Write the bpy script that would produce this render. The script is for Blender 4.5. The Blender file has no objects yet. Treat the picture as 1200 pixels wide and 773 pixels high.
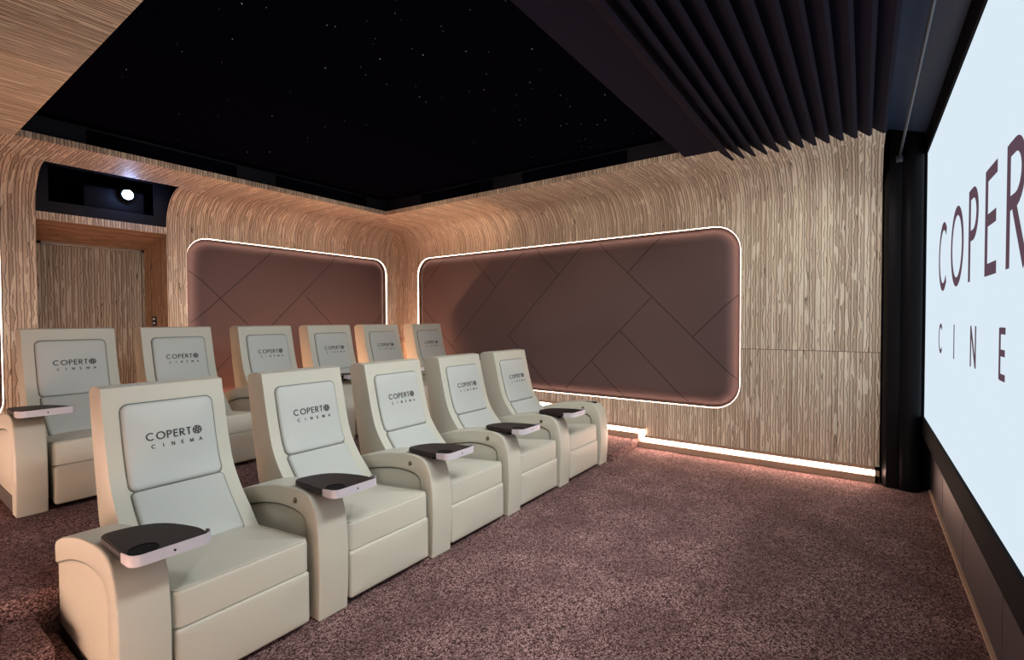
import bpy, bmesh, math, random
from mathutils import Vector, Matrix
random.seed(7)
C = bpy.context.scene.collection
SC = bpy.context.scene
PI = math.pi

# ------------------------------------------------------------------ camera, world, lights, exposure
cam_d = bpy.data.cameras.new('camera'); cam = bpy.data.objects.new('camera', cam_d); C.objects.link(cam)
FW = Vector((0.8111665889, 0.5844298238, -0.0212260706))
RT = Vector((0.5844852883, -0.8113937675, -0.0041354339))
UP = Vector((0.0196395723, 0.0090518002, 0.9997661487))
M = Matrix((RT, UP, -FW)).transposed().to_4x4(); M.translation = Vector((0, 0, 1.4))
cam.matrix_world = M
cam_d.sensor_fit = 'HORIZONTAL'; cam_d.sensor_width = 36.0
cam_d.lens = 570.99 / 1200 * 36; cam_d.clip_start = .02
SC.camera = cam

w = bpy.data.worlds.new('world'); SC.world = w; w.use_nodes = True
w.node_tree.nodes['Background'].inputs[0].default_value = (.01, .01, .012, 1)
w.node_tree.nodes['Background'].inputs[1].default_value = .2

VS = SC.view_settings
SC.display_settings.display_device = 'sRGB'
VS.view_transform = 'Standard'; VS.look = 'None'; VS.gamma = 1; VS.use_curve_mapping = False
VS.exposure = 0.22

SCREEN_STR = 0.76
LED_STR = 10.0
REAR_LED_STR = 240.0
SIDE_LED_STR = 52.0
FLOOR_LED_STR = 42.0
SPOT_W = 100.0          # each added seat spot, watts
SPOT_COL = (.86, .95, 1.0)
COVE_W = 40.0

def spot(name, loc, target, watts, col, ang=100, blend=.6, rad=.22):
    d = bpy.data.lights.new(name, 'SPOT'); d.energy = watts; d.color = col
    d.spot_size = math.radians(ang); d.spot_blend = blend; d.shadow_soft_size = rad
    o = bpy.data.objects.new(name, d); C.objects.link(o); o.location = loc
    o.rotation_euler = (Vector(target) - Vector(loc)).to_track_quat('-Z', 'Y').to_euler()
    return o
# ceiling spots without fixtures, added to brighten seats, walls and coves
for i, x in enumerate((.9, 2.0, 3.1)):
    spot('added_ceiling_spot', (x, .35, 2.62), (x + .35, 2.6, .5), SPOT_W, SPOT_COL, 95, .7)
for i, x in enumerate((1.2, 2.6, 3.7)):
    spot('added_ceiling_spot', (x, 2.6, 2.93), (x, 4.0, .6), SPOT_W * .35, SPOT_COL, 110, .8)

spot('added_ceiling_spot', (3.7, .5, 2.62), (5.15, .55, 1.3), 44, (1., .95, .87), 110, .9)  # this and the next three: added fill for right wall, carpet and seats
spot('added_ceiling_spot', (3.1, .9, 2.70), (3.9, .35, 0), 48, (1., .86, .80), 110, .9)
spot('added_ceiling_spot', (3.0, 2.1, 2.93), (5.10, 2.4, .9), 60, (1., .88, .78), 64, .9)
spot('added_ceiling_spot', (1.6, 1.0, 2.70), (3.2, 1.0, 0), 60, (1., .93, .86), 120, .9)
for y in (1.3, 2.5, 3.7):      # added spots across the star ceiling that brighten the wood coves
    spot('added_ceiling_spot', (1.3, y, 2.92), (5.0, y + .5, 2.22), 75, (1., .80, .64), 30, 1., .08)
for x in (1.5, 2.9):
    spot('added_ceiling_spot', (x, 1.7, 2.92), (x + .5, 5.85, 2.22), 70, (1., .80, .64), 30, 1., .08)
for x, tx in ((1.7, 1.6), (2.7, 2.9), (3.6, 4.2)):  # added spots that lift the back wall
    spot('added_ceiling_spot', (x, 2.9, 2.93), (tx, 5.9, 1.7), 60, (1., .84, .70), 32, 1.)
spot('added_ceiling_spot', (2.2, .1, 2.62), (2.6, 2.2, .2), 60, (1., .95, .88), 100, .9)  # added fill for the seat fronts

# ------------------------------------------------------------------ materials
def newmat(name):
    m = bpy.data.materials.new(name); m.use_nodes = True
    nt = m.node_tree; b = nt.nodes['Principled BSDF']
    return m, nt, b
def N(nt, t, **kw):
    n = nt.nodes.new(t)
    for k, v in kw.items(): setattr(n, k, v)
    return n
def L(nt, a, b): nt.links.new(a, b)
def math_(nt, op, a, b=None, c=None):
    n = N(nt, 'ShaderNodeMath', operation=op)
    for i, v in enumerate((a, b, c)):
        if v is None: continue
        if isinstance(v, (int, float)): n.inputs[i].default_value = v
        else: L(nt, v, n.inputs[i])
    return n.outputs[0]
def mix(nt, fac, a, b, mode='MIX'):
    n = N(nt, 'ShaderNodeMix', data_type='RGBA', blend_type=mode)
    for i, v in ((0, fac), (6, a), (7, b)):
        if isinstance(v, (int, float)): n.inputs[i].default_value = v
        elif isinstance(v, tuple): n.inputs[i].default_value = (*v, 1) if len(v) == 3 else v
        else: L(nt, v, n.inputs[i])
    return n.outputs[2]
def plain(name, col, rough=.5, metal=0., bump=0., bscale=200., spec=.5, var=0.):
    m, nt, b = newmat(name)
    b.inputs['Base Color'].default_value = (*col, 1); b.inputs['Roughness'].default_value = rough
    b.inputs['Metallic'].default_value = metal; b.inputs['Specular IOR Level'].default_value = spec
    tc = N(nt, 'ShaderNodeTexCoord')
    nz = N(nt, 'ShaderNodeTexNoise'); nz.inputs['Scale'].default_value = bscale; nz.inputs['Detail'].default_value = 4
    L(nt, tc.outputs['Object'], nz.inputs['Vector'])
    if bump:
        bp = N(nt, 'ShaderNodeBump'); bp.inputs['Strength'].default_value = bump; bp.inputs['Distance'].default_value = .002
        L(nt, nz.outputs['Fac'], bp.inputs['Height']); L(nt, bp.outputs[0], b.inputs['Normal'])
    if var:
        k = math_(nt, 'MULTIPLY', nz.outputs['Fac'], var)
        L(nt, mix(nt, k, (*col,), tuple(c * .45 for c in col)), b.inputs['Base Color'])
    return m
def emit(name, col, s):
    m = bpy.data.materials.new(name); m.use_nodes = True; nt = m.node_tree; nt.nodes.clear()
    e = N(nt, 'ShaderNodeEmission'); o = N(nt, 'ShaderNodeOutputMaterial')
    e.inputs[0].default_value = (*col, 1); e.inputs[1].default_value = s
    L(nt, e.outputs[0], o.inputs[0]); return m
def wood(name, tint=(1, 1, 1), joint=None, strip=.044):
    """layered-ply wood: strips along v, wavy veins, pale and dark flecks (UV in metres)"""
    m, nt, b = newmat(name)
    uv = N(nt, 'ShaderNodeUVMap'); sep = N(nt, 'ShaderNodeSeparateXYZ'); L(nt, uv.outputs[0], sep.inputs[0])
    u, v = sep.outputs[0], sep.outputs[1]
    def noise(su, sv, off=None, detail=2., rough=.5):
        cb = N(nt, 'ShaderNodeCombineXYZ')
        L(nt, math_(nt, 'MULTIPLY', u, su), cb.inputs[0]); L(nt, math_(nt, 'MULTIPLY', v, sv), cb.inputs[1])
        if off is not None: L(nt, off, cb.inputs[2])
        nz = N(nt, 'ShaderNodeTexNoise'); nz.inputs['Scale'].default_value = 1; nz.inputs['Detail'].default_value = detail
        nz.inputs['Roughness'].default_value = rough
        L(nt, cb.outputs[0], nz.inputs['Vector']); return nz.outputs['Fac']
    wob = math_(nt, 'MULTIPLY', math_(nt, 'SUBTRACT', noise(5, 5., None, 3), .5), .010)
    uu = math_(nt, 'ADD', u, wob)
    us = math_(nt, 'DIVIDE', uu, strip)
    idx = math_(nt, 'FLOOR', us); fr = math_(nt, 'FRACT', us)
    if joint:
        idx = math_(nt, 'ADD', idx, math_(nt, 'MULTIPLY', math_(nt, 'GREATER_THAN', v, joint), 37.3))
    wn = N(nt, 'ShaderNodeTexWhiteNoise', noise_dimensions='1D'); L(nt, idx, wn.inputs['W'])
    off = math_(nt, 'MULTIPLY', wn.outputs[0], 91.)
    T = lambda c: tuple(a * t for a, t in zip(c, tint))
    def step(val, lo, hi):
        r = N(nt, 'ShaderNodeMapRange'); r.inputs[1].default_value = lo; r.inputs[2].default_value = hi; L(nt, val, r.inputs[0]); return r.outputs[0]
    ra = N(nt, 'ShaderNodeValToRGB'); L(nt, wn.outputs[0], ra.inputs[0])
    cr = ra.color_ramp; cr.elements[0].color = (*T((.54, .42, .305)), 1); cr.elements[1].color = (*T((.86, .73, .56)), 1)
    e = cr.elements.new(.35); e.color = (*T((.66, .53, .395)), 1)
    e = cr.elements.new(.7); e.color = (*T((.77, .635, .48)), 1)
    col = ra.outputs[0]
    g = noise(90, 1.6, off, 2)
    col = mix(nt, math_(nt, 'MULTIPLY', step(g, .45, .75), .32), col, T((.30, .20, .135)))
    # wavy veins that wander inside each strip, a dark line with a pale band beside it
    vn = noise(.01, 5.5, off, 4, .6)
    vc = math_(nt, 'ADD', math_(nt, 'MULTIPLY', math_(nt, 'SUBTRACT', vn, .5), 1.5), .5)
    d = math_(nt, 'SUBTRACT', fr, vc)
    band = math_(nt, 'MULTIPLY', step(d, .0, .04), step(d, .45, .30))
    col = mix(nt, math_(nt, 'MULTIPLY', band, .55), col, T((.90, .79, .63)))
    col = mix(nt, math_(nt, 'MULTIPLY', step(math_(nt, 'ABSOLUTE', d), .085, .03), .85), col, T((.11, .07, .045)))
    # pale and dark slivers with stepped ends
    pf = noise(34, 4.2, math_(nt, 'ADD', off, 13.), 1)
    col = mix(nt, math_(nt, 'MULTIPLY', step(pf, .60, .615), .75), col, T((.92, .83, .68)))
    df = noise(55, 6., math_(nt, 'ADD', off, 47.), 2)
    col = mix(nt, math_(nt, 'MULTIPLY', step(df, .685, .71), .85), col, T((.11, .07, .045)))
    ed = math_(nt, 'ABSOLUTE', math_(nt, 'SUBTRACT', fr, .5))
    r5 = N(nt, 'ShaderNodeMapRange'); r5.inputs[1].default_value = .40; r5.inputs[2].default_value = .47; L(nt, ed, r5.inputs[0])
    col = mix(nt, math_(nt, 'MULTIPLY', r5.outputs[0], .85), col, T((.13, .085, .058)))
    if joint:
        jd = math_(nt, 'LESS_THAN', math_(nt, 'ABSOLUTE', math_(nt, 'SUBTRACT', v, joint)), .003)
        col = mix(nt, math_(nt, 'MULTIPLY', jd, .75), col, T((.08, .05, .035)))
    L(nt, col, b.inputs['Base Color'])
    b.inputs['Roughness'].default_value = .55; b.inputs['Specular IOR Level'].default_value = .3
    bp = N(nt, 'ShaderNodeBump'); bp.inputs['Strength'].default_value = .35; bp.inputs['Distance'].default_value = .002
    L(nt, math_(nt, 'SUBTRACT', 1., r5.outputs[0]), bp.inputs['Height']); L(nt, bp.outputs[0], b.inputs['Normal'])
    return m
def carpet(name):
    m, nt, b = newmat(name)
    tc = N(nt, 'ShaderNodeTexCoord')
    def nz(s, d=2):
        n = N(nt, 'ShaderNodeTexNoise'); n.inputs['Scale'].default_value = s; n.inputs['Detail'].default_value = d
        L(nt, tc.outputs['Object'], n.inputs['Vector']); return n.outputs['Fac']
    c = nz(3.2, 5)
    def cells(sc):
        v_ = N(nt, 'ShaderNodeTexVoronoi'); v_.inputs['Scale'].default_value = sc; L(nt, tc.outputs['Object'], v_.inputs['Vector'])
        sp = N(nt, 'ShaderNodeSeparateXYZ'); L(nt, v_.outputs['Color'], sp.inputs[0]); return sp.outputs[0]
    a = math_(nt, 'ADD', math_(nt, 'MULTIPLY', cells(210), .75), math_(nt, 'MULTIPLY', cells(80), .25))
    r = N(nt, 'ShaderNodeValToRGB'); L(nt, a, r.inputs[0]); cr = r.color_ramp
    cr.elements[0].position = .15; cr.elements[0].color = (.012, .006, .006, 1)
    cr.elements[1].position = .85; cr.elements[1].color = (.46, .295, .28, 1)
    e = cr.elements.new(.5); e.color = (.14, .071, .067, 1)
    rc = N(nt, 'ShaderNodeMapRange'); rc.inputs[1].default_value = .38; rc.inputs[2].default_value = .62; L(nt, c, rc.inputs[0])
    col = mix(nt, math_(nt, 'MULTIPLY', rc.outputs[0], .45), r.outputs[0], (.07, .036, .035))
    L(nt, col, b.inputs['Base Color']); b.inputs['Roughness'].default_value = .95; b.inputs['Specular IOR Level'].default_value = .1
    bp = N(nt, 'ShaderNodeBump'); bp.inputs['Strength'].default_value = .35; bp.inputs['Distance'].default_value = .003
    L(nt, a, bp.inputs['Height']); L(nt, bp.outputs[0], b.inputs['Normal'])
    return m

WOOD = wood('ply_wood'); WOODJ = wood('ply_wood_jointed', joint=1.109)
WOODR = wood('ply_wood_warm', tint=(.52, .36, .27), strip=.02); WOODD = wood('ply_wood_door', tint=(.44, .41, .39))
WOODTRIM = plain('trim_wood', (.50, .34, .24), .5, var=.5, bscale=30)
CARPET = carpet('carpet_pile')
LEATHER = plain('ivory_leather', (.56, .53, .435), .45, bump=.10, bscale=260, spec=.35)
LEATHER2 = plain('ivory_leather_cushion', (.51, .515, .475), .42, bump=.10, bscale=260, spec=.38)
SEAM_SHADE = plain('seam_gap_shade', (.16, .16, .13), .6)  # shade in the gaps round cushions and arm panels, put into dark tubes
INK = plain('dark_print', (.028, .024, .022), .6)
TRAYM = plain('tray_top', (.022, .015, .0145), .5, spec=.28)
RIM = plain('satin_metal', (.60, .56, .60), .45, metal=.1)
DARKBASE = plain('dark_plinth', (.055, .042, .036), .6)
BRASS = plain('dark_brass', (.22, .17, .12), .35, metal=.8)
BLACK = plain('black_cloth', (.004, .0038, .006), .9, spec=.1)
CEILB = plain('black_ceiling', (.0024, .0020, .0056), 1., spec=0.)
NAVY = plain('navy_paint', (.007, .0075, .014), .6, spec=.3)
BAND = plain('black_band', (.0075, .0065, .020), .8, spec=.15)
SATIN = plain('black_satin', (.003, .0028, .0045), .45, spec=.12)
FRAMEM = plain('screen_frame_velvet', (.0022, .0021, .0035), .85, spec=.12)
SKIRTM = plain('mauve_board', (.062, .046, .056), .5, spec=.4)
FABRIC = plain('mauve_fabric', (.150, .100, .098), .85, bump=.25, bscale=500, spec=.2, var=.25)
SEAMM = plain('dark_groove', (.018, .011, .011), .9)
LED = emit('led_warm', (1., .68, .54), LED_STR)
RLED = emit('led_floor_rear', (1., .55, .33), REAR_LED_STR)
SLED = emit('led_floor_left', (1., .68, .54), SIDE_LED_STR)
FLED = emit('led_floor', (1., .66, .52), FLOOR_LED_STR)
SCREENM = emit('screen_light', (.80, .93, 1.03), SCREEN_STR)
STAR = emit('star_fibre', (1, .95, .9), .6)
LENSM = emit('projector_beam', (.62, .78, 1.), 22)
LETTER = emit('screen_print', (.095, .055, .075), 1.0)
TRACK = plain('metal_track', (.10, .105, .125), .4, metal=.7)
PLASTIC = plain('black_plastic', (.004, .004, .005), .6, spec=.15)
WHITEP = plain('white_plastic', (.7, .7, .7), .4)

# ------------------------------------------------------------------ mesh helpers
class MB:
    def __init__(s): s.v = []; s.f = []; s.uv = []
    def add(s, pts, uvs=None):
        i = len(s.v); s.v += [tuple(p) for p in pts]; s.f.append(list(range(i, i + len(pts)))); s.uv.append(uvs)
    def box(s, x0, x1, y0, y1, z0, z1, uvm=None):
        P = [(x0,y0,z0),(x1,y0,z0),(x1,y1,z0),(x0,y1,z0),(x0,y0,z1),(x1,y0,z1),(x1,y1,z1),(x0,y1,z1)]
        for f in ((0,3,2,1),(4,5,6,7),(0,1,5,4),(1,2,6,5),(2,3,7,6),(3,0,4,7)):
            q = [P[k] for k in f]; s.add(q, [uvm(p) for p in q] if uvm else None)
    def build(s, name, m, parent=None, smooth=None, kind=None, merge=True):
        bm = bmesh.new(); uvl = bm.loops.layers.uv.new('UVMap')
        vs = [bm.verts.new(p) for p in s.v]
        for f, u in zip(s.f, s.uv):
            try: fc = bm.faces.new([vs[k] for k in f])
            except ValueError: continue
            if u:
                for lp, q in zip(fc.loops, u): lp[uvl].uv = q
        if merge: bmesh.ops.remove_doubles(bm, verts=bm.verts, dist=1e-5)
        return obj(name, bm, m, parent, smooth, kind)
def obj(name, bm, m, parent=None, smooth=None, kind=None):
    me = bpy.data.meshes.new(name); bm.normal_update(); bm.to_mesh(me); bm.free()
    me.materials.append(m)
    if smooth is not None:
        for p in me.polygons: p.use_smooth = True
        me.set_sharp_from_angle(angle=math.radians(smooth))
    o = bpy.data.objects.new(name, me); C.objects.link(o)
    if parent: o.parent = parent
    if kind: o['kind'] = kind
    return o
def struct(o): o['kind'] = 'structure'; return o
def tag(o, label, cat, group=None):
    o['label'] = label; o['category'] = cat
    if group: o['group'] = group
    return o
def empty(name, loc, label=None, cat=None, group=None):
    o = bpy.data.objects.new(name, None); C.objects.link(o); o.location = loc; o.empty_display_size = .1
    if label: tag(o, label, cat, group)
    return o
def rbox(x0, x1, y0, y1, z0, z1, r, seg=3):
    bm = bmesh.new(); bmesh.ops.create_cube(bm, size=1)
    for v in bm.verts: v.co = Vector(((x0+x1)/2 + v.co.x*(x1-x0), (y0+y1)/2 + v.co.y*(y1-y0), (z0+z1)/2 + v.co.z*(z1-z0)))
    if r: bmesh.ops.bevel(bm, geom=bm.edges[:], offset=r, segments=seg, affect='EDGES', profile=.5)
    return bm
def prism(pts, x0, x1, r=.01, seg=3):
    """side outline (y,z) extruded along x, its two rims rounded"""
    bm = bmesh.new()
    a = [bm.verts.new((x0, y, z)) for y, z in pts]; b = [bm.verts.new((x1, y, z)) for y, z in pts]
    f1 = bm.faces.new(a); f2 = bm.faces.new(b[::-1]); n = len(pts)
    for i in range(n): bm.faces.new((a[i], b[i], b[(i+1)%n], a[(i+1)%n]))
    bmesh.ops.recalc_face_normals(bm, faces=bm.faces)
    if r:
        ed = list({e for f in (f1, f2) for e in f.edges})
        bmesh.ops.bevel(bm, geom=ed, offset=r, segments=seg, affect='EDGES', profile=.5, clamp_overlap=True)
    return bm
def cyl(p0, p1, r, n=16, bm=None, r1=None):
    bm = bm or bmesh.new(); p0 = Vector(p0); p1 = Vector(p1); d = (p1-p0).normalized()
    a = d.orthogonal().normalized(); b = d.cross(a); r1 = r if r1 is None else r1
    A = [bm.verts.new(p0 + (a*math.cos(2*PI*i/n) + b*math.sin(2*PI*i/n))*r) for i in range(n)]
    B = [bm.verts.new(p1 + (a*math.cos(2*PI*i/n) + b*math.sin(2*PI*i/n))*r1) for i in range(n)]
    for i in range(n): bm.faces.new((A[i], A[(i+1)%n], B[(i+1)%n], B[i]))
    bm.faces.new(A[::-1]); bm.faces.new(B); return bm
def catmull(P, n=8):
    P = [Vector(p) for p in P]; out = []
    for i in range(len(P)-1):
        p0 = P[max(i-1, 0)]; p1 = P[i]; p2 = P[i+1]; p3 = P[min(i+2, len(P)-1)]
        for k in range(n):
            t = k/n
            out.append(.5*((2*p1) + (p2-p0)*t + (2*p0-5*p1+4*p2-p3)*t*t + (3*p1-p0-3*p2+p3)*t**3))
    out.append(P[-1]); return out
def rr_outline(w_, l_, r, nc=7, ns=8):
    """rounded rectangle half sizes w_, l_, counter-clockwise"""
    r = max(r, 1e-4); pts = []
    cs = [(w_-r, l_-r, 0), (-(w_-r), l_-r, PI/2), (-(w_-r), -(l_-r), PI), (w_-r, -(l_-r), 1.5*PI)]
    for k, (cx, cy, a0) in enumerate(cs):
        arc = [(cx + r*math.cos(a0 + PI/2*i/nc), cy + r*math.sin(a0 + PI/2*i/nc)) for i in range(nc+1)]
        pts += arc
        nx = cs[(k+1) % 4]; s = arc[-1]; e = (nx[0] + r*math.cos(nx[2]), nx[1] + r*math.sin(nx[2]))
        pts += [(s[0]+(e[0]-s[0])*j/ns, s[1]+(e[1]-s[1])*j/ns) for j in range(1, ns)]
    return pts
def pad(w_, l_, r, h, b, dome, mp, nb=4, inner=(.8, .6, .4, .2), bx=None, soft=False):
    """pillow: rounded-rectangle outline, side of height h, edge radius b, domed top; mp(x,y,h)->point"""
    bm = bmesh.new(); rings = []; bx = bx or b
    def ring(d, z): return [bm.verts.new(mp(x, y, z)) for x, y in rr_outline(w_-d, l_-d, r-d)]
    rings.append(ring(0, 0))
    if h - b > 1e-4: rings.append(ring(0, h-b))
    for i in range(1, nb+1):
        a = PI/2*i/nb; t = i/nb
        rings.append(ring(bx*t, h-b+b*(1-(1-t)**2)) if soft else ring(bx*(1-math.cos(a)), h-b+b*math.sin(a)))
    base = rr_outline(w_-bx, l_-bx, r-bx)
    for t in inner: rings.append([bm.verts.new(mp(x*t, y*t, h+dome*(1-t*t))) for x, y in base])
    n = len(rings[0])
    for A, B in zip(rings, rings[1:]):
        for i in range(n): bm.faces.new((A[i], A[(i+1)%n], B[(i+1)%n], B[i]))
    c = bm.verts.new(mp(0, 0, h+dome))
    for i in range(n): bm.faces.new((rings[-1][i], rings[-1][(i+1)%n], c))
    bm.faces.new(rings[0][::-1])
    bmesh.ops.recalc_face_normals(bm, faces=bm.faces)
    return bm
def tube(pts, r, closed=False, n=6, bm=None):
    bm = bm or bmesh.new(); P = [Vector(p) for p in pts]; m = len(P); R = []
    for i in range(m):
        d = (P[(i+1) % m] - P[i-1]) if closed else (P[min(i+1, m-1)] - P[max(i-1, 0)])
        d.normalize(); a = Vector((0, 0, 1)) if abs(d.z) < .9 else Vector((1, 0, 0))
        a = (a - d*a.dot(d)).normalized(); b = d.cross(a)
        R.append([bm.verts.new(P[i] + (a*math.cos(2*PI*k/n) + b*math.sin(2*PI*k/n))*r) for k in range(n)])
    for i in range(m if closed else m-1):
        A = R[i]; B = R[(i+1) % m]
        for k in range(n): bm.faces.new((A[k], A[(k+1)%n], B[(k+1)%n], B[k]))
    if not closed: bm.faces.new(R[0][::-1]); bm.faces.new(R[-1])
    bmesh.ops.recalc_face_normals(bm, faces=bm.faces)
    return bm

# lettering: strokes in units of the cap height
def arcp(cx, cy, rx, ry, a0, a1, n=20):
    return [(cx + rx*math.cos(math.radians(a0 + (a1-a0)*i/n)), cy + ry*math.sin(math.radians(a0 + (a1-a0)*i/n))) for i in range(n+1)]
def glyph(ch):
    t = .055
    if ch == 'C': return .92, [arcp(.5, .5, .5-t, .5-t, 48, 312)]
    if ch == 'O': return 1.0, [arcp(.5, .5, .5-t, .5-t, 0, 360, 32)]
    if ch == 'P': return .56, [[(t, 0), (t, 1)], [(t, 1-t)] + arcp(.26, .72, .24, .28-t, 90, -90, 14) + [(t, .44+t)]]
    if ch == 'E': return .52, [[(t, 0), (t, 1)], [(t, 1-t), (.5, 1-t)], [(t, .52), (.47, .52)], [(t, t), (.5, t)]]
    if ch == 'R': return .62, [[(t, 0), (t, 1)], [(t, 1-t)] + arcp(.27, .73, .24, .27-t, 90, -90, 14) + [(t, .46+t)], [(.24, .48), (.58, 0)]]
    if ch == 'T': return .56, [[(.28, 0), (.28, 1)], [(0, 1-t), (.56, 1-t)]]
    if ch == 'I': return .11, [[(t, 0), (t, 1)]]
    if ch == 'N': return .74, [[(t, 0), (t, 1)], [(t, .97), (.68, .03)], [(.68, 0), (.68, 1)]]
    if ch == 'M': return .94, [[(.06, 0), (.14, 1)], [(.14, .97), (.47, .05)], [(.47, .05), (.80, .97)], [(.80, 1), (.88, 0)]]
    if ch == 'A': return .80, [[(.02, 0), (.40, 1)], [(.40, 1), (.78, 0)], [(.16, .33), (.64, .33)]]
    if ch == '@':   # the round emblem: a ring crossed by curved blades
        S = [arcp(.56, .5, .52, .52, 0, 360, 32)]
        for k in range(3):
            a = 60*k + 15
            for o in (-.16, .16):
                ca, sa = math.cos(math.radians(a)), math.sin(math.radians(a)); hh = math.sqrt(.5**2 - o*o)
                S.append([(.56 + o*-sa + ca*q*hh, .5 + o*ca + sa*q*hh) for q in (-1, 0, 1)])
        return 1.12, S
def lettering(mp, cap, total, x_left, y_base, small, y_small, sm_left, sm_right, th=.11, thick=.001):
    """COPERT + round emblem over a spaced CINEMA, placed by mp(x,y,h)"""
    bm = bmesh.new()
    def stroke(pl, ox, oy, sc, wd):
        P = [Vector((ox + x*sc, oy + y*sc)) for x, y in pl]; closed = (P[0]-P[-1]).length < 1e-6
        if closed: P = P[:-1]
        m = len(P); Lf = []; Rt = []
        for i in range(m):
            d = (P[(i+1) % m] - P[i-1]) if closed else (P[min(i+1, m-1)] - P[max(i-1, 0)])
            d.normalize(); nrm = Vector((-d.y, d.x))*wd*sc/2
            Lf.append(P[i] + nrm); Rt.append(P[i] - nrm)
        q = []
        for s_, h_ in ((Lf, thick), (Rt, thick), (Lf, 0), (Rt, 0)): q.append([bm.verts.new(mp(p.x, p.y, h_)) for p in s_])
        a, b, c, d = q
        for i in range(m if closed else m-1):
            j = (i+1) % m
            bm.faces.new((a[i], b[i], b[j], a[j])); bm.faces.new((c[i], a[i], a[j], c[j])); bm.faces.new((b[i], d[i], d[j], b[j]))
        if not closed:
            for i in (0, m-1): bm.faces.new((a[i], c[i], d[i], b[i]))
    word = 'COPERT@'; ws = [glyph(ch)[0]*cap for ch in word]; gap = (total - sum(ws))/(len(word)-1); x = x_left
    for ch, wd in zip(word, ws):
        for pl in glyph(ch)[1]: stroke(pl, x, y_base, cap, th if ch != '@' else th*.8)
        x += wd + gap
    word = 'CINEMA'; step = (sm_right - sm_left)/5
    for i, ch in enumerate(word):
        wd, S = glyph(ch)
        for pl in S: stroke(pl, sm_left + step*i - wd*small/2, y_small, small, th*1.15)
    bmesh.ops.recalc_face_normals(bm, faces=bm.faces)
    return bm

# ------------------------------------------------------------------ the room
XW, YB, XL, YS = 5.148, 5.964, -.35, -.452       # side wall, back wall, left wall, screen wall board
ZS, R_ = 2.751, .35                               # soffit height, radius of the wood cove
XE, YE, XEL = 4.18, 5.00, .785                    # edges of the ceiling opening
YEND = -.122                                      # where the wood of the side wall stops
HP, H1, H2 = .259, .086, .173                     # platform and its two steps
Y1, Y2, YP = 1.99, 2.50, 2.818
NX0, NX1, NZ = 1.057, 2.057, 2.385                # door recess in the back wall

def cove_profile(depth):
    """(inset from the wall, height, length along the profile)"""
    P = [(0, 0., 0.), (0, .9, .9), (0, 1.7, 1.7), (0, ZS-R_, ZS-R_)]
    s = ZS-R_
    for i in range(1, 13):
        a = PI/2*i/12; P.append((R_*(1-math.cos(a)), ZS-R_+R_*math.sin(a), s + R_*a))
    P.append((depth, ZS, s + R_*PI/2 + depth-R_)); return P
PB = cove_profile(YB-YE); PW = cove_profile(XW-XE); PL = cove_profile(XEL-XL)
def cross(P, d):   # inset of profile Q scaled where the two coves meet
    return d
# panels let into the walls: centre along the wall, half width, half height, corner radius, all in metres
ZP = 1.411; HPN = .910
PANEL_R = (3.219, 2.250, HPN, .25); PANEL_B = (3.612, 1.372, HPN, .22); PANEL_BL = (.36, .47, HPN, .22); PANEL_L = (3.1, 2.2, HPN, .25)
def holed(name, m, parts, extra, mp, smooth=40):
    """flat wall areas (u0,u1,hole) with rounded openings up to the start of the cove, plus the cove's own faces"""
    bm = bmesh.new(); uvl = bm.loops.layers.uv.new('UVMap'); zt = ZS-R_
    for u0, u1, hole in parts:
        loops = [[(u0, 0), (u1, 0), (u1, zt), (u0, zt)]]
        if hole: loops.append([(hole[0]+x, ZP+y) for x, y in rr_outline(hole[1], hole[2], hole[3])])
        eds = []; pos = {}
        for lp in loops:
            vs = [bm.verts.new(mp(*q)) for q in lp]
            for v_, q in zip(vs, lp): pos[v_] = q
            eds += [bm.edges.new((vs[i], vs[(i+1) % len(vs)])) for i in range(len(vs))]
        res = bmesh.ops.triangle_fill(bm, use_beauty=True, use_dissolve=False, edges=eds)
        for f in res['geom']:
            if isinstance(f, bmesh.types.BMFace):
                for l_ in f.loops: l_[uvl].uv = pos[l_.vert]
        if hole:   # the sides of the opening
            A = rr_outline(hole[1], hole[2], hole[3]); n = len(A)
            a_ = [bm.verts.new(mp(hole[0]+x, ZP+y)) for x, y in A]; b_ = [bm.verts.new(mp(hole[0]+x, ZP+y, .10)) for x, y in A]
            for i in range(n): bm.faces.new((a_[i], a_[(i+1) % n], b_[(i+1) % n], b_[i]))
            bm.faces.new(b_)
    for pts, uvs in extra:
        f = bm.faces.new([bm.verts.new(p) for p in pts])
        for l_, q in zip(f.loops, uvs): l_[uvl].uv = q
    bmesh.ops.remove_doubles(bm, verts=bm.verts, dist=1e-4)
    bmesh.ops.recalc_face_normals(bm, faces=bm.faces)
    return struct(obj(name, bm, m, None, smooth))
ex = []
def back(x0f, x1f, k0):
    for (d0, z0, s0), (d1, z1, s1) in zip(PB[k0:], PB[k0+1:]):
        xs0 = [x0f(d0), x1f(d0)]; xs1 = [x0f(d1), x1f(d1)]
        ex.append(([(xs0[0], YB-d0, z0), (xs0[1], YB-d0, z0), (xs1[1], YB-d1, z1), (xs1[0], YB-d1, z1)],
                   [(xs0[0], s0), (xs0[1], s0), (xs1[1], s1), (xs1[0], s1)]))
def dl(d): return XL + (d if d <= R_ else R_ + (d-R_)*((XEL-XL-R_)/(YB-YE-R_)))
def dr(d): return XW - (d if d <= R_ else R_ + (d-R_)*((XW-XE-R_)/(YB-YE-R_)))
back(dl, lambda d: NX0, 3); back(lambda d: NX1, dr, 3); back(lambda d: NX0, lambda d: NX1, len(PB)-2)
holed('wall_back', WOOD, [(XL, NX0, PANEL_BL), (NX1, XW, PANEL_B)], ex, lambda u, z, k=0.: (u, YB+k, z))
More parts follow.
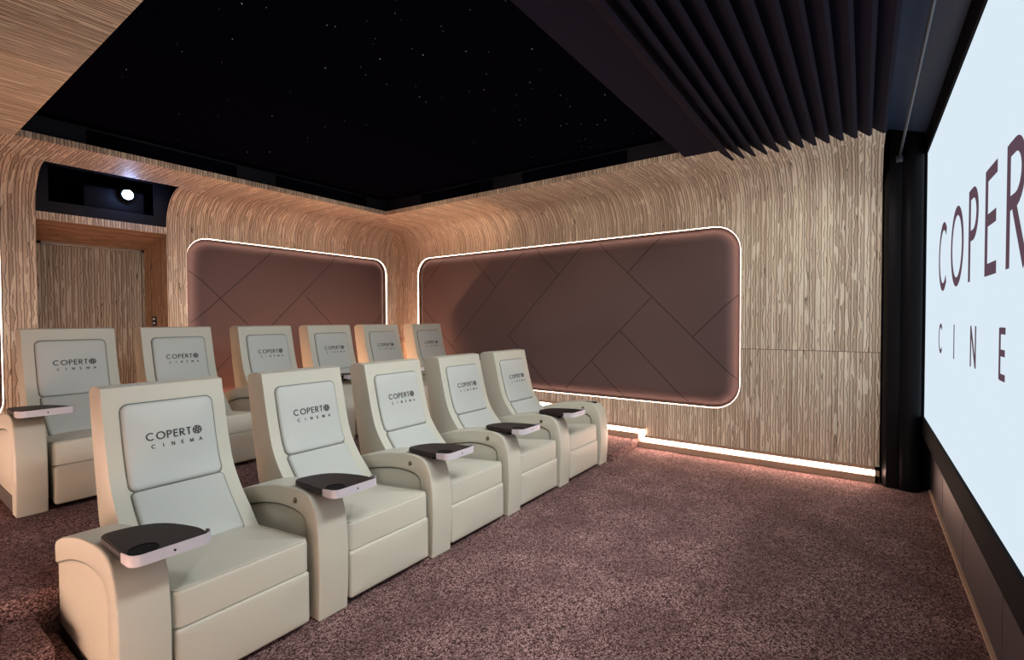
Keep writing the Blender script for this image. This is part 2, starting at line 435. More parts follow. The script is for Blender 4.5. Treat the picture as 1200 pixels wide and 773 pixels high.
# side wall (right) with its cove
ex = []
def dyb(d): return YB - (d if d <= R_ else R_ + (d-R_)*((YB-YE-R_)/(XW-XE-R_)))
for (d0, z0, s0), (d1, z1, s1) in zip(PW[3:], PW[4:]):
    ex.append(([(XW-d0, dyb(d0), z0), (XW-d0, YEND, z0), (XW-d1, YEND, z1), (XW-d1, dyb(d1), z1)],
               [(dyb(d0), s0), (YEND, s0), (YEND, s1), (dyb(d1), s1)]))
holed('wall_right', WOODJ, [(YEND, YB, PANEL_R)], ex, lambda u, z, k=0.: (XW+k, u, z))
# left wall with its cove
ex = []
def dyl(d): return YB - (d if d <= R_ else R_ + (d-R_)*((YB-YE-R_)/(XEL-XL-R_)))
for (d0, z0, s0), (d1, z1, s1) in zip(PL[3:], PL[4:]):
    ex.append(([(XL+d0, -.45, z0), (XL+d0, dyl(d0), z0), (XL+d1, dyl(d1), z1), (XL+d1, -.45, z1)],
               [(-.45, s0), (dyl(d0), s0), (dyl(d1), s1), (-.45, s1)]))
holed('wall_left', WOOD, [(-.45, YB, PANEL_L)], ex, lambda u, z, k=0.: (XL-k, u, z))
# wood fascia round the ceiling opening
FZ = .05
mb = MB()
mb.add([(XEL, YE, ZS), (XE, YE, ZS), (XE, YE, ZS+FZ), (XEL, YE, ZS+FZ)], [(XEL, 0), (XE, 0), (XE, FZ), (XEL, FZ)])
struct(mb.build('trim_1', WOOD))
mb = MB()
mb.add([(XE, YE, ZS), (XE, YEND, ZS), (XE, YEND, ZS+FZ), (XE, YE, ZS+FZ)], [(YE, 0), (YEND, 0), (YEND, FZ), (YE, FZ)])
struct(mb.build('trim_2', WOOD))
mb = MB()
mb.add([(XEL, YE, ZS), (XEL, -.45, ZS), (XEL, -.45, ZS+FZ), (XEL, YE, ZS+FZ)], [(YE, 0), (-.45, 0), (-.45, FZ), (YE, FZ)])
struct(mb.build('trim_3', WOOD))
# black upstand above the fascia and the star ceiling
ZC = 2.95
mb = MB(); s = .05
mb.add([(XEL-s, YE+s, ZS+FZ), (XE+s, YE+s, ZS+FZ), (XE+s, YE+s, ZC), (XEL-s, YE+s, ZC)])
mb.add([(XE+s, YE+s, ZS+FZ), (XE+s, YEND, ZS+FZ), (XE+s, YEND, ZC), (XE+s, YE+s, ZC)])
mb.add([(XEL-s, YE+s, ZS+FZ), (XEL-s, YEND, ZS+FZ), (XEL-s, YEND, ZC), (XEL-s, YE+s, ZC)])
for a, b in (((XEL, YE), (XE, YE)), ((XE, YE), (XE, YEND)), ((XEL, YEND), (XEL, YE))):   # ledge on the fascia
    dx = s if a[0] == XE == b[0] else (-s if a[0] == XEL == b[0] else 0); dy = s if a[1] == YE == b[1] else 0
    mb.add([(*a, ZS+FZ), (*b, ZS+FZ), (b[0]+dx, b[1]+dy, ZS+FZ), (a[0]+dx, a[1]+dy, ZS+FZ)])
struct(mb.build('trim_4', NAVY))
mb = MB(); mb.box(XEL-.2, XE+.2, -.6, YE+.2, ZC, ZC+.06)
ceil = struct(mb.build('ceiling', CEILB))
# flat black panels let into the upstand
mb = MB()
for x0, x1 in ((1.2, 2.35), (2.75, 3.9)): mb.box(x0, x1, YE+s-.012, YE+s, ZS+FZ+.01, ZC-.02)
for y0, y1 in ((1.75, 2.9), (3.3, 4.4)): mb.box(XE+s-.012, XE+s, y0, y1, ZS+FZ+.01, ZC-.02)
struct(mb.build('trim_5', CEILB))
# fibre stars
mb = MB()
for i in range(190):
    x = random.uniform(.9, 4.1); y = random.uniform(1.3, 4.9)
    if random.random() < .35: y = 1.3 + (y-1.3)*.4
    r = random.choice((.0011, .0013, .0014, .0017, .0025))
    mb.add([(x + r*math.cos(a*PI/3), y + r*math.sin(a*PI/3), ZC-.0015) for a in range(6)])
st = mb.build('star_lights', STAR, merge=False); st['kind'] = 'stuff'
tag(st, 'tiny white fibre optic stars scattered over the black ceiling', 'star lights')
# black band across the ceiling
mb = MB(); mb.box(XEL-.03, XE+.0, .925, 1.225, ZS, ZC-.002)
struct(mb.build('trim_6', BAND))

# floor, platform, steps
mb = MB(); mb.box(XL-.3, XW+.6, -.6, YB+.9, -.1, 0)
struct(mb.build('floor', CARPET))
def carpet_block(name, x0, x1, y0, y1, z0, z1):
    bm = rbox(x0, x1, y0, y1, z0, z1, 0)
    ed = [e for e in bm.edges if all(v.co.z > z1-1e-4 for v in e.verts)]
    bmesh.ops.bevel(bm, geom=ed, offset=.018, segments=3, affect='EDGES', profile=.5)
    return struct(obj(name, bm, CARPET, smooth=50))
carpet_block('floor_platform', XL, XW, YP, YB+.6, 0, HP)
carpet_block('floor_step_left_lower', XL, .53, Y1, YP, 0, H1)
carpet_block('floor_step_left_upper', XL, .465, Y2, YP, H1, H2)
carpet_block('floor_step_right_lower', 4.44, XW, Y1, YP, 0, H1)
carpet_block('floor_step_right_upper', 4.44, XW, Y2, YP, H1, H2)

# baseboards with a light channel that climbs with the steps
def stepped(x, side, name):
    sgn = -1 if side == 'right' else 1
    segs = [(YEND if side == 'right' else -.42, Y1, 0), (Y1, Y2, H1), (Y2, YP, H2), (YP, YB, HP)]
    b = MB(); t = .022
    for y0, y1, z in segs:
        b.box(min(x, x+sgn*t), max(x, x+sgn*t), y0, y1, z, z+.062)
        b.box(min(x, x+sgn*t), max(x, x+sgn*t), y0 - (.070 if z else 0), y1 - (.070 if y1 < YB else 0), z+.112, z+.138)
    if side == 'right': b.box(x-t, x, YEND, YEND+.03, 0, .138)
    struct(b.build('baseboard_' + side, WOODTRIM))
    led = empty('floor_light_strip', (x, 1.5, .09), 'warm white light strip along the foot of the right wall, climbing the steps' if side == 'right'
                else 'warm white light strip along the foot of the left wall beside the steps', 'light strip')
    m_ = MB(); t2 = .014; zs = []
    for i, (y0, y1, z) in enumerate(segs):
        ya = y0 + (.03 if i == 0 else -.06)
        m_.box(min(x, x+sgn*t2), max(x, x+sgn*t2), ya, y1-.06 if i < 3 else y1, z+.074, z+.102)
        if i < 3:
            zn = segs[i+1][2]
            m_.box(min(x, x+sgn*t2), max(x, x+sgn*t2), y1-.06, y1-.024, z+.074, zn+.102)
    o = m_.build('light_strip', FLED if side == 'right' else SLED, led); o.location = (-x, -1.5, -.09)
stepped(XW, 'right', 'r'); stepped(XL, 'left', 'l')
mb = MB()
for x0, x1 in ((XL+.03, NX0-.02), (NX1+.02, XW-.03)): mb.box(x0, x1, YB-.02, YB, HP, HP+.062); mb.box(x0, x1, YB-.02, YB, HP+.112, HP+.138)
struct(mb.build('baseboard_back', WOODTRIM))
mb = MB(); mb.box(NX1+.03, XW-.03, YB-.013, YB, HP+.072, HP+.108)
o = mb.build('floor_light_strip', RLED); tag(o, 'warm light strip along the foot of the back wall behind the rear seats', 'light strip')

# door recess: splayed reveal, lintel, door
YD = 6.30; dx0, dx1, dz = 1.118, 1.962, 2.165; LZ = 2.315
mb = MB()
mb.add([(NX0, YB, HP), (dx0, YD, HP), (dx0, YD, dz), (NX0, YB, LZ)], [(0, 0), (.34, 0), (.34, 1.9), (0, 2.05)])
mb.add([(NX1, YB, HP), (dx1, YD, HP), (dx1, YD, dz), (NX1, YB, LZ)], [(0, 0), (.34, 0), (.34, 1.9), (0, 2.05)])
mb.add([(NX0, YB, LZ), (NX1, YB, LZ), (dx1, YD, dz), (dx0, YD, dz)], [(0, 0), (0, 1), (.36, .95), (.36, .05)])
struct(mb.build('door_1_reveal', WOODR))
mb = MB()
mb.add([(NX0, YB-.001, LZ), (NX1, YB-.001, LZ), (NX1, YB-.001, NZ), (NX0, YB-.001, NZ)], [(NX0, 0), (NX1, 0), (NX1, .07), (NX0, .07)])
mb.add([(NX0, YB-.001, NZ), (NX1, YB-.001, NZ), (NX1, YB+.5, NZ), (NX0, YB+.5, NZ)], [(NX0, .07), (NX1, .07), (NX1, .6), (NX0, .6)])
struct(mb.build('trim_7', WOOD))
dr_ = empty('door_1', ((dx0+dx1)/2, YD, HP)); dr_['kind'] = 'structure'
def dpart(name, m, f):
    b_ = MB(); f(b_); o = b_.build(name, m, dr_); o.location = (-(dx0+dx1)/2, -YD, -HP); return o
dpart('door_leaf', WOODD, lambda b_: b_.box(dx0+.03, dx1-.03, YD+.01, YD+.05, HP, dz-.03, lambda p: (p[0]*1.0, p[2])))
dpart('door_frame', WOODD, lambda b_: (b_.box(dx0-.02, dx0+.028, YD, YD+.05, HP, dz, lambda p: (p[0], p[2])), b_.box(dx1-.028, dx1+.02, YD, YD+.05, HP, dz, lambda p: (p[0], p[2])),
                                      b_.box(dx0, dx1, YD, YD+.05, dz-.028, dz+.02, lambda p: (p[2], p[0]))))
sw = empty('wall_switch', (2.004, 6.162, 1.40), 'small black wall switch with two pale keys on the door reveal', 'switch')
ang = math.atan2(NX1-dx1, YD-YB)
bm = rbox(-.010, .003, -.030, .030, -.048, .048, .003); o = obj('plate', bm, PLASTIC, sw, 40); 
for z in (-.022, .022): obj('key', rbox(-.014, -.008, -.016, .016, z-.012, z+.012, .002), WHITEP, sw)
sw.rotation_euler = (0, 0, ang)

# projector niche over the door
mb = MB(); yn = YB+.012; yb2 = YB+.5
wx0, wx1, wz0, wz1 = 1.145, 1.952, 2.49, 2.82
def nplate(b_):
    b_.box(NX0-.05, wx0, yn, yn+.015, NZ, 2.95); b_.box(wx1, NX1+.05, yn, yn+.015, NZ, 2.95)
    b_.box(wx0, wx1, yn, yn+.015, NZ, wz0); b_.box(wx0, wx1, yn, yn+.015, wz1, 2.95)
nplate(mb); struct(mb.build('trim_8', NAVY))
mb = MB()
mb.box(NX0-.06, NX1+.06, yb2, yb2+.03, NZ, 3.0); mb.box(NX0-.09, NX0-.06, yn, yb2, NZ, 3.0); mb.box(NX1+.06, NX1+.09, yn, yb2, NZ, 3.0)
mb.box(NX0-.09, NX1+.09, YB-.60, yb2+.03, 3.0, 3.03); mb.box(wx0-.2, wx1+.2, yn+.02, yb2, NZ-.02, NZ+.004)
struct(mb.build('wall_projector_niche', CEILB))
pj = empty('projector', (1.70, 6.22, NZ+.005), 'black projector glowing blue white in the dark niche above the door', 'projector')
obj('body', rbox(-.30, .20, -.17, .2, .10, .33, .02), PLASTIC, pj, 40)
obj('stand', rbox(-.2, .1, -.12, .15, 0, .10, .01), PLASTIC, pj, 40)
ln = obj('lens_barrel', cyl((.035, -.235, .275), (.035, -.15, .275), .056, 24), PLASTIC, pj, 40)
bm = bmesh.new(); cyl((.035, -.238, .275), (.035, -.2352, .275), .046, 24, bm); g = obj('lens_glass', bm, LENSM, ln); g['label'] = 'blazing bluish white lens'
d = bpy.data.lights.new('projector_glow', 'POINT'); d.energy = 3.0; d.color = (.30, .45, 1.); d.shadow_soft_size = .03
o = bpy.data.objects.new('projector_glow', d); C.objects.link(o); o.location = (1.735, 5.90, 2.66)

# ------------------------------------------------------------------ upholstered wall panels with a light line round them
def wall_panel(label, origin, ux, nrm, w_, h_, rad, seams):
    """origin = panel centre on the wall, ux = unit vector to the panel's right, nrm = out of the wall"""
    o = Vector(origin); ux = Vector(ux); nrm = Vector(nrm); uz = Vector((0, 0, 1))
    root = empty('acoustic_panel', tuple(o), label, 'wall panel', 'backlit wall panels')
    mp = lambda x, y, h: ux*x + uz*y + nrm*h
    hh = .014; gap = .015
    obj('panel_face', pad(w_-gap, h_-gap, rad-gap, hh+.095, .088, 0, lambda x, y, h: mp(x, y, h-.095), nb=8, inner=(.9, .5), bx=.15, soft=True), FABRIC, root, 60)
    bm = bmesh.new(); g0 = .0008
    A = rr_outline(w_-g0, h_-g0, rad-g0); B = rr_outline(w_-.004, h_-.004, rad-.004); n = len(A)
    va = [bm.verts.new(mp(x, y, -.008)) for x, y in A]; vb = [bm.verts.new(mp(x, y, -.010)) for x, y in B]
    vc = [bm.verts.new(mp(x, y, -.022)) for x, y in B]; vd = [bm.verts.new(mp(x, y, -.024)) for x, y in A]
    for i in range(n):
        j = (i+1) % n
        bm.faces.new((va[i], va[j], vb[j], vb[i])); bm.faces.new((vb[i], vb[j], vc[j], vc[i])); bm.faces.new((vc[i], vc[j], vd[j], vd[i]))
    lo = obj('light_line', bm, LED, root); lo['label'] = 'glowing warm light line round the panel'
    for (x0, y0), (x1, y1) in seams:
        a = Vector((x0, y0)); b = Vector((x1, y1)); d = (b-a).normalized(); q = Vector((-d.y, d.x))*.0035
        m_ = MB(); K = 48; prev = None
        for i in range(K+1):
            c = a.lerp(b, i/K); W_, H_, R0 = w_-gap, h_-gap, rad-gap
            qx, qy = abs(c.x)-W_+R0, abs(c.y)-H_+R0
            e = -(math.hypot(max(qx, 0), max(qy, 0)) + min(max(qx, qy), 0) - R0)
            if e < .012: prev = None; continue
            hz = hh - (.088*(1-e/.15)**2 if e < .15 else 0)
            r = [mp((c+q).x, (c+q).y, hz+.0014), mp((c-q).x, (c-q).y, hz+.0014), mp((c-q).x, (c-q).y, hz-.003), mp((c+q).x, (c+q).y, hz-.003)]
            if prev:
                for k in range(4): m_.add([prev[k], prev[(k+1)%4], r[(k+1)%4], r[k]])
            prev = r
        m_.build('seam', SEAMM, root)
    return root
# side wall panel: measured as (Y, z-rel) in units of the camera height
def clipseg(p, q, w_, h_):
    f = .97
    (x0, y0), (x1, y1) = p, q; t0, t1 = 0., 1.
    for a, b, lim in ((x0, x1, w_), (y0, y1, h_)):
        for sgn in (1, -1):
            A, B = sgn*a, sgn*b
            if A > lim and B > lim: return None
            if A > lim: t0 = max(t0, (A-lim)/(A-B))
            elif B > lim: t1 = min(t1, (A-lim)/(A-B))
    return ((x0+(x1-x0)*t0, y0+(y1-y0)*t0), (x0+(x1-x0)*t1, y0+(y1-y0)*t1))
yc, zc = (.692+3.906)/2, .008
S = []
W2, H2_ = (3.906-.692)/2*1.4, .650*1.4
def sy(Y, z): return ((yc-Y)*1.4, (z-zc)*1.4)
for c, Ya, Yb_ in ((2.53, 1.86, 2.68), (3.14, 2.47, 3.405), (4.14, 3.45, 3.92), (1.49, 1.325, 2.16), (1.88, 1.21, 1.5125), (.88, .66, 1.0125)):
    S.append((sy(Ya, c-Ya), sy(Yb_, c-Yb_)))
for c, Ya, Yb_ in ((1.145, .66, 1.82), (1.668, 1.0, 1.58), (2.83, 2.16, 2.68), (1.76, 2.145, 2.43), (2.52, 2.83, 3.19), (3.67, 3.405, 3.92), (2.175, 1.50, 1.8325), (3.67, 3.0, 3.405)):
    S.append((sy(Ya, Ya-c), sy(Yb_, Yb_-c)))
S = [k for k in (clipseg(*q, W2, H2_) for q in S) if k]
wall_panel('large mauve diamond panel with glowing rim on the right wall', (XW, PANEL_R[0], ZP), (0, -1, 0), (-1, 0, 0), W2, H2_, .25, S)
xc = (1.600+3.560)/2
W3 = (3.560-1.600)/2*1.4
S = []
sx = lambda X, z: ((X-xc)*1.4, (z-zc)*1.4)
for a, b in (((1.5, .52), (2.11, -.09)), ((1.5, -.14), (2.35, .68)), ((3.0, .70), (2.0, -.30)), ((2.585, .231), (3.4, -.584)), ((3.6, .19), (3.1, -.30)), ((2.11, -.09), (1.6, -.6))):
    S.append((sx(*a), sx(*b)))
S = [k for k in (clipseg(*q, W3, H2_) for q in S) if k]
wall_panel('mauve upholstered panel with glowing rim on the back wall behind the rear seats', (PANEL_B[0], YB, ZP), (1, 0, 0), (0, -1, 0), W3, H2_, .22, S)
wall_panel('narrow glowing panel on the back wall at the left edge of the photo', (.36, YB, ZP), (1, 0, 0), (0, -1, 0), .47, H2_, .22,
           [((-.4, -.2), (.4, .6)), ((.42, -.1), (-.2, -.72))])
wall_panel('long unseen mauve panel with glowing rim, added for its light on the left wall', (XL, 3.1, ZP), (0, 1, 0), (1, 0, 0), 2.2, H2_, .25,
           [((-1.5, -.6), (-.4, .5)), ((.2, -.6), (1.3, .5))])  # unseen panel, added for the warm light it throws on the seats

# ------------------------------------------------------------------ screen end
YF = -.392                                        # front of the screen
SX0, SX1, SZ0, SZ1 = .20, 5.075, .612, 2.70
mb = MB(); mb.box(XL, XW+.35, YS-.05, YS, 0, SZ0+.1)
for x in (.9, 1.75, 2.64, 3.55, 4.4): mb.box(x-.003, x+.003, YS, YS+.0015, .03, SZ0)
struct(mb.build('wall_screen', SKIRTM))
mb = MB(); mb.box(XL, XW-.05, YS, YS+.014, 0, .022); struct(mb.build('baseboard_screen', WOODTRIM))
sr = empty('projection_screen', ((SX0+SX1)/2, YF, SZ0), 'huge bright projection screen in a thick black frame', 'screen')
def spart(name, m, parent, f, sm=None):
    b_ = MB(); f(b_); o = b_.build(name, m, sr, sm); o.location = (-(SX0+SX1)/2, -YF, -SZ0); return o
surf = spart('screen_surface', SCREENM, sr, lambda b_: b_.box(SX0, SX1, YF-.03, YF-.012, SZ0, SZ1))
surf['label'] = 'glowing pale blue white screen surface'
spart('bottom_rail', FRAMEM, sr, lambda b_: b_.box(SX0-.12, SX1+.10, YS+.002, YF, SZ0-.15, SZ0))
spart('top_rail', FRAMEM, sr, lambda b_: b_.box(SX0-.12, SX1+.10, YS+.002, YF, SZ1, SZ1+.16))
spart('side_rail', FRAMEM, sr, lambda b_: b_.box(SX1, SX1+.10, YS+.002, YF, SZ0, SZ1))
spart('side_rail', FRAMEM, sr, lambda b_: b_.box(SX0-.12, SX0, YS+.002, YF, SZ0, SZ1))
TXC = 3.04*1.4
lt = obj('lettering', lettering(lambda x, y, h: Vector((TXC - x, YF-.011+h, y)), .425, 2.24*1.4, 0., 1.4+.12*1.4, .187, 1.4-.16*1.4, .13, 2.24*1.4-.17, th=.115, thick=.001), LETTER, sr)
lt.location = (-(SX0+SX1)/2, -YF, -SZ0); lt['label'] = 'dark plum lettering COPERTO CINEMA'

# black return, header and rod between the wood and the screen
mb = MB(); mb.box(XW-.006, XW+.03, YS-.05, YEND-.002, 0, 3.0); mb.box(XW+.0, XW+.35, YS-.08, YS-.05, 0, 3.0)
struct(mb.build('wall_right_return', BLACK))
mb = MB(); mb.box(XL, XW+.1, YS-.08, YS-.05, SZ0, 3.05); struct(mb.build('wall_screen_upper', BLACK))
mb = MB(); mb.box(XL, XW+.05, YS-.05, YEND+.02, 2.96, 3.0); struct(mb.build('ceiling_screen_slot', NAVY))
# curved satin header above the top rail, blue screen light put into its colour
mb = MB(); P = catmull([(-.125, 2.945), (-.19, 2.93), (-.27, 2.895), (-.335, 2.87), (-.40, 2.862)], 6)
for a, b in zip(P, P[1:]):
    mb.add([(XL, a[0], a[1]), (XW-.01, a[0], a[1]), (XW-.01, b[0], b[1]), (XL, b[0], b[1])])
struct(mb.build('trim_9', plain('header_screen_lit', (.060, .085, .150), .45, spec=.5), smooth=60))
rod = empty('masking_rod', (5.04, -.226, 2.69), 'slim grey metal rod running along the top of the screen', 'rod')
obj('rod_tube', cyl((-4.6, 0, .03), (0, 0, .0), .008, 12), TRACK, rod, 40)
obj('end_bracket', rbox(-.012, .10, -.022, .022, -.035, .02, .006), TRACK, rod, 40)
# black padded column with a rounded front in the corner
pts = []
bm = bmesh.new()
prof = [(5.146, -.135), (5.10, -.14), (5.062, -.165), (5.055, -.20), (5.050, -.225), (5.054, -.245), (5.035, -.262), (5.022, -.295), (5.02, -.335), (5.035, -.368), (5.07, -.388), (5.146, -.390)]
zs = [(0., .0), (.05, .012), (.12, .016), (.22, .008), (.34, 0), (1.6, 0), (2.957, 0)]
R2 = []
for z, k in zs:
    R2.append([bm.verts.new((x - (k if -.385 < y < -.245 else 0), y, z)) for x, y in prof])
for A, B in zip(R2, R2[1:]):
    for i in range(len(prof)-1): bm.faces.new((A[i], A[i+1], B[i+1], B[i]))
bmesh.ops.recalc_face_normals(bm, faces=bm.faces)
o = obj('corner_column', bm, SATIN, None, 40); tag(o, 'black padded column with rounded foot between wood wall and screen', 'column')

# slanted black baffles
for i in range(13):
    y0 = (.61 - .0567*i)*1.4; z0 = 1.4 + .893*1.4; t = .017
    dy, dz_ = .0664*1.4, .0569*1.4; k = (ZC - .006 - z0)/dz_
    if y0 + dy*k > .915: k = (.915 - y0)/dy
    k = max(k, .9)
    y1, z1 = y0 + dy*k, z0 + dz_*k
    x0, x1 = XL+.9, XE-.006
    n = Vector((0, dz_, -dy)).normalized()*t
    bm = bmesh.new()
    Q = [(y0, z0), (y1, z1), (y1 - n.y*-1*0 - .018, z1), (y0 - .018, z0 + .002)]
    a = [bm.verts.new((x0, y, z)) for y, z in Q]; b = [bm.verts.new((x1, y, z)) for y, z in Q]
    bm.faces.new(a); bm.faces.new(b[::-1])
    for j in range(4): bm.faces.new((a[j], b[j], b[(j+1)%4], a[(j+1)%4]))
    bmesh.ops.recalc_face_normals(bm, faces=bm.faces)
    o = obj('ceiling_baffle', bm, BAND)
    words_ = ['first', 'second', 'third', 'fourth', 'fifth', 'sixth', 'seventh', 'eighth', 'ninth', 'tenth', 'eleventh', 'twelfth', 'last']
    lab = words_[i] + ' slanted black ceiling baffle counted from the flat black band'
    if i == 12: lab = 'last slanted black ceiling baffle, nearest the screen'
    tag(o, lab, 'baffle', 'slanted baffles in front of the screen')

# ------------------------------------------------------------------ recliners
FRONT = catmull([(.845, 1.085), (.838, 1.05), (.812, .94), (.775, .79), (.728, .655), (.65, .545), (.545, .445), (.47, .37), (.42, .33)], 10)
cum = [0.]
for a, b in zip(FRONT, FRONT[1:]): cum.append(cum[-1] + (b-a).length)
def on_front(s):
    s = max(0., min(s, cum[-1]-1e-6)); i = 0
    while cum[i+1] < s: i += 1
    t = (s-cum[i])/(cum[i+1]-cum[i]); p = FRONT[i].lerp(FRONT[i+1], t)
    d = (FRONT[min(i+3, len(FRONT)-1)] - FRONT[max(i-2, 0)]).normalized()
    return p, Vector((d.y, -d.x))      # point and outward normal (towards the sitter)
ARM_TOP = catmull([(.007, .14), (.004, .28), (.011, .40), (.026, .482), (.054, .543), (.09, .574), (.14, .588), (.22, .590), (.36, .576), (.52, .545), (.68, .502), (.78, .462)], 5)
ARM_IN = catmull([(.112, .30), (.112, .43), (.135, .468), (.20, .486), (.33, .486), (.48, .462), (.62, .425), (.79, .365)], 5)
def arm(parent, x, hw, tray, button, outer=None):
    a = empty('armrest', (x, 0, 0)); a.parent = parent
    top = [(p.x, p.y) for p in ARM_TOP]; inn = [(p.x, p.y) for p in ARM_IN]
    outl = [(.018, .004)] + top + [(.80, .44), (.795, .372)] + inn[::-1] + [(.112, .004)]
    o = obj('arm_pad', prism(outl, -hw, hw, .009, 3), LEATHER, a, 50)
    side = [(.118, .095)] + [(y+.006, z-.006) for y, z in inn] + [(.79, .095)]
    obj('side_panel', prism(side, -hw+.009, hw-.009, .01, 3), LEATHER, a, 50)
    for sx_ in (-1, 1):
        obj('seam_line', tube([(sx_*(hw-.0085), y+.004, z-.004) for y, z in inn], .0032), SEAM_SHADE, a, 50)
    obj('plinth', prism([(.114, 0), (.114, .094), (.785, .094), (.785, 0)], -hw+.011, hw-.011, 0), DARKBASE, a)
    if button:
        b_ = cyl((-hw+.004, .195, .535), (-hw-.004, .195, .535), .014, 16)
        cyl((-hw-.003, .195, .530), (-hw-.010, .195, .530), .007, 12, b_)
        obj('control_button', b_, BRASS, a, 40)
    return a
def make_tray(parent, xc_, z):
    """swivel tray: D-shaped dark top, bright rim along the front"""
    t = empty('tray_table', (xc_, 0, z)); t.parent = parent
    O = []
    x0, x1, y0, y1 = -.067, .178, -.10, .238; r = .035
    O += [(x0 + r + r*math.cos(a), y0 + r + r*math.sin(a)) for a in [PI + PI/2*i/6 for i in range(7)]]
    O += [(x1 - r + r*math.cos(a), y0 + r + r*math.sin(a)) for a in [1.5*PI + PI/2*i/6 for i in range(7)]]
    O += [(p.x, p.y) for p in catmull([(x1, -.03), (x1-.006, .03), (.135, .135), (.09, .195), (.03, .228), (x0+.045, y1)], 4)]
    O += [(x0 + .03 + .03*math.cos(a), y1 - .03 + .03*math.sin(a)) for a in [PI/2 + PI/2*i/5 for i in range(6)]]
    bm = bmesh.new(); n = len(O)
    lo = [bm.verts.new((x, y, 0)) for x, y in O]; hi = [bm.verts.new((x, y, .022)) for x, y in O]
    f = bm.faces.new(hi); bm.faces.new(lo[::-1])
    for i in range(n): bm.faces.new((lo[i], lo[(i+1)%n], hi[(i+1)%n], hi[i]))
    bmesh.ops.recalc_face_normals(bm, faces=bm.faces)
    bmesh.ops.bevel(bm, geom=list(f.edges), offset=.003, segments=2, affect='EDGES')
    obj('tray_top', bm, TRAYM, t, 40)
    # rim
    fr = [(x0-.001, y0+.085)] + O[:14] + [(x1+.001, -.035)]
    bm = bmesh.new(); m = len(fr); ri = []
    for i in range(m):
        p = Vector(fr[i]); d = (Vector(fr[min(i+1, m-1)]) - Vector(fr[max(i-1, 0)])).normalized(); q = Vector((d.y, -d.x))
        zt = .034 if 1 <= i <= m-2 else .028
        ri.append([bm.verts.new((*(p + q*.004), -.004)), bm.verts.new((*(p + q*.004), zt)), bm.verts.new((*(p + q*.0005), zt)), bm.verts.new((*(p + q*.0005), -.004))])
    for A, B in zip(ri, ri[1:]):
        for k in range(4): bm.faces.new((A[k], B[k], B[(k+1)%4], A[(k+1)%4]))
    bm.faces.new(ri[0]); bm.faces.new(ri[-1][::-1]); bmesh.ops.recalc_face_normals(bm, faces=bm.faces)
    rm = obj('rim', bm, RIM, t, 40); rm['label'] = 'pale metal rim along the front of the tray'
    b_ = cyl((.055, y0-.0035, .014), (.055, y0-.0055, .014), .004, 10)
    obj('rim_screw', b_, PLASTIC, t)
    cup = tube([(-.012 + .043*math.cos(2*PI*i/28), -.028 + .043*math.sin(2*PI*i/28), .0225) for i in range(28)], .0028, True)
    cyl((-.012, -.028, .0218), (-.012, -.028, .0232), .041, 28, cup)
    obj('cup_holder', cup, PLASTIC, t, 40)
    obj('tray_pivot', cyl((0, .06, -.03), (0, .06, .0), .02, 14), PLASTIC, t, 40)
    return t
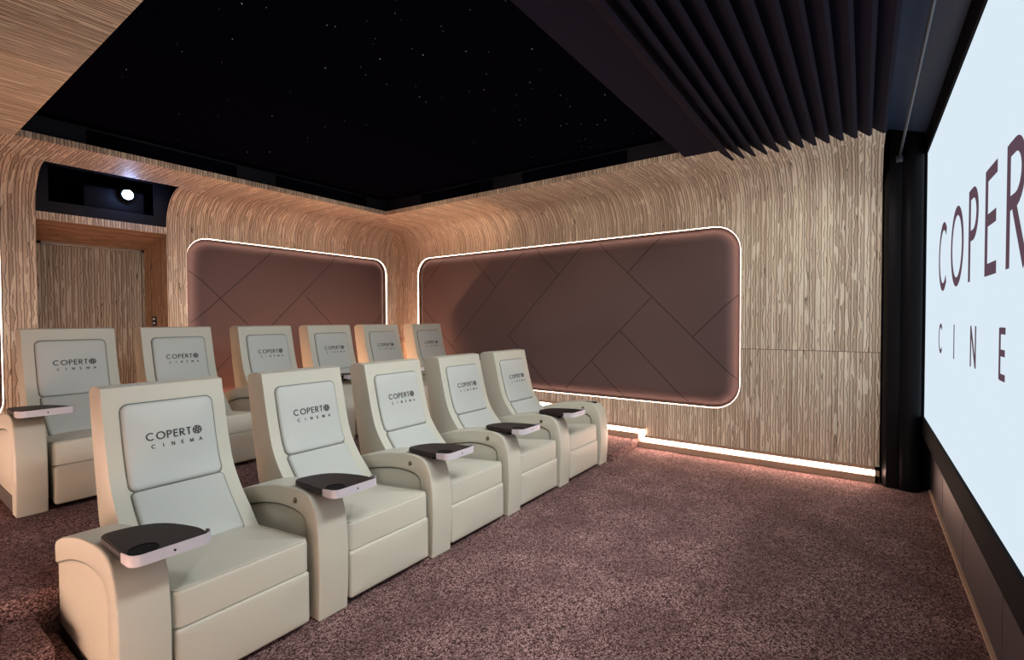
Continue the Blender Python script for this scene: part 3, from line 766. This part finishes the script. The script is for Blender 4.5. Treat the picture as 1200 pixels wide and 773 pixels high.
def recliner(label, group, x, y, z, loff, roff=None, hw=.080, cw=.270, button_first=False, right_button=True, tray=True):
    r = empty('recliner', (x, y, z), label, 'recliner', group)
    # base
    obj('base', rbox(-cw+.012, cw-.012, .09, .77, .03, .27, .01), LEATHER, r, 40)
    # foot rest board
    def fm(px, py, h): return Vector((px, .062 - h, .146 + py))
    fo = obj('footrest', pad(cw-.003, .118, .018, .05, .016, .006, fm), LEATHER, r, 50)
    # seat cushion
    lw = .305
    cm = lambda px, py, h: Vector((px, .018 + lw + py, .268 + h - max(0., (py + lw))*.10*min(1, h/.10)))
    o = obj('seat_cushion', pad(cw-.001, lw, .030, .142, .022, .030, cm, nb=4), LEATHER, r, 50)
    ol = rr_outline(cw-.001-.006, lw-.006, .026)
    obj('seam_line', tube([cm(px, py, .1385) for px, py in ol], .0032, True), LEATHER, o, 50)
    # backrest shell
    bw = .264
    outl = [(p.x, p.y) for p in FRONT] + [(.56, .30), (.60, .12), (.775, .12), (.788, .28), (.90, .46), (.955, .72), (.998, .96), (1.012, 1.055), (1.0, 1.075), (.965, 1.088), (.90, 1.092)]
    sh = obj('backrest', prism(outl, -bw, bw, .022, 4), LEATHER, r, 45)
    # cushions on the front of the shell
    def cush(name, sc, hl, hw_, h, b, dome, rad):
        def mp(px, py, hh):
            p, n = on_front(sc - py); q = p + n*(hh - .004); return Vector((px, q.x, q.y))
        o = obj(name, pad(hw_, hl, rad, h, b, dome, mp, nb=4), LEATHER2, r, 50)
        obj('seam_line', tube([mp(px, py, .005) for px, py in rr_outline(hw_+.002, hl+.002, rad)], .0033, True), SEAM_SHADE, o, 50)
        return o, mp
    L1 = cum[-1]
    hc, mp = cush('head_cushion', .086+.2055, .2055, .198, .022, .016, .006, .034)
    lc, _ = cush('lumbar_cushion', .105+.392+.004+.165, .165, .196, .024, .016, .006, .02)
    def tm(px, py, hh):
        py -= .004
        t = max(abs(px)/.176, abs(py)/.18)
        return mp(px, py, .0236 + .006*(1-t*t) + hh)
    lg = obj('logo', lettering(tm, .037, .242, -.114, .022, .0185, -.018, -.088, .118, th=.165, thick=.0008), INK, hc)
    lg['label'] = 'dark printed lettering COPERTO CINEMA'
    arm(r, -loff, hw, True, button_first)
    if tray: make_tray(r, -loff, .600)
    if roff:
        a = arm(r, roff, hw, False, True)
        b_ = rbox(-.030, .012, .16, .20, .582, .592, .003); obj('tray_mount', b_, TRACK, a, 40)
        obj('tray_mount', rbox(-.012, .040, .10, .155, .578, .590, .003), PLASTIC, a, 40)
    return r
G1, G2 = 'front row recliners', 'rear row recliners'
fx = [.972, 1.718, 2.445, 3.185, 3.930]; fa = [.612, 1.359, 2.092, 2.842, 3.570]
flab = ['ivory leather recliner at the left end of the front row, nearest the camera',
        'ivory leather recliner second from the left in the front row of five',
        'ivory leather recliner in the middle of the front row of five',
        'ivory leather recliner fourth from the left in the front row of five',
        'ivory leather recliner at the right end of the front row, bare right arm']
for i in range(5):
    recliner(flab[i], G1, fx[i], 2.016, 0, fx[i]-fa[i], .40 if i == 4 else None, button_first=i > 0)
bx = [1.019, 1.719, 2.481, 3.192, 3.902, 4.670]; ba = [.657, 1.369, 2.100, 2.836, 3.547, 4.286]
blab = ['ivory leather recliner at the left end of the rear row, in front of the door',
        'ivory leather recliner second from the left in the rear row, below the wall switch',
        'ivory leather recliner third from the left in the rear row of six',
        'ivory leather recliner fourth from the left in the rear row of six',
        'ivory leather recliner second from the right end of the rear row',
        'ivory leather recliner at the right end of the rear row, in the corner']
for i in range(6):
    recliner(blab[i], G2, bx[i], 3.944, HP, bx[i]-ba[i], .362 if i == 5 else None, hw=.070, cw=.268, button_first=i > 0)
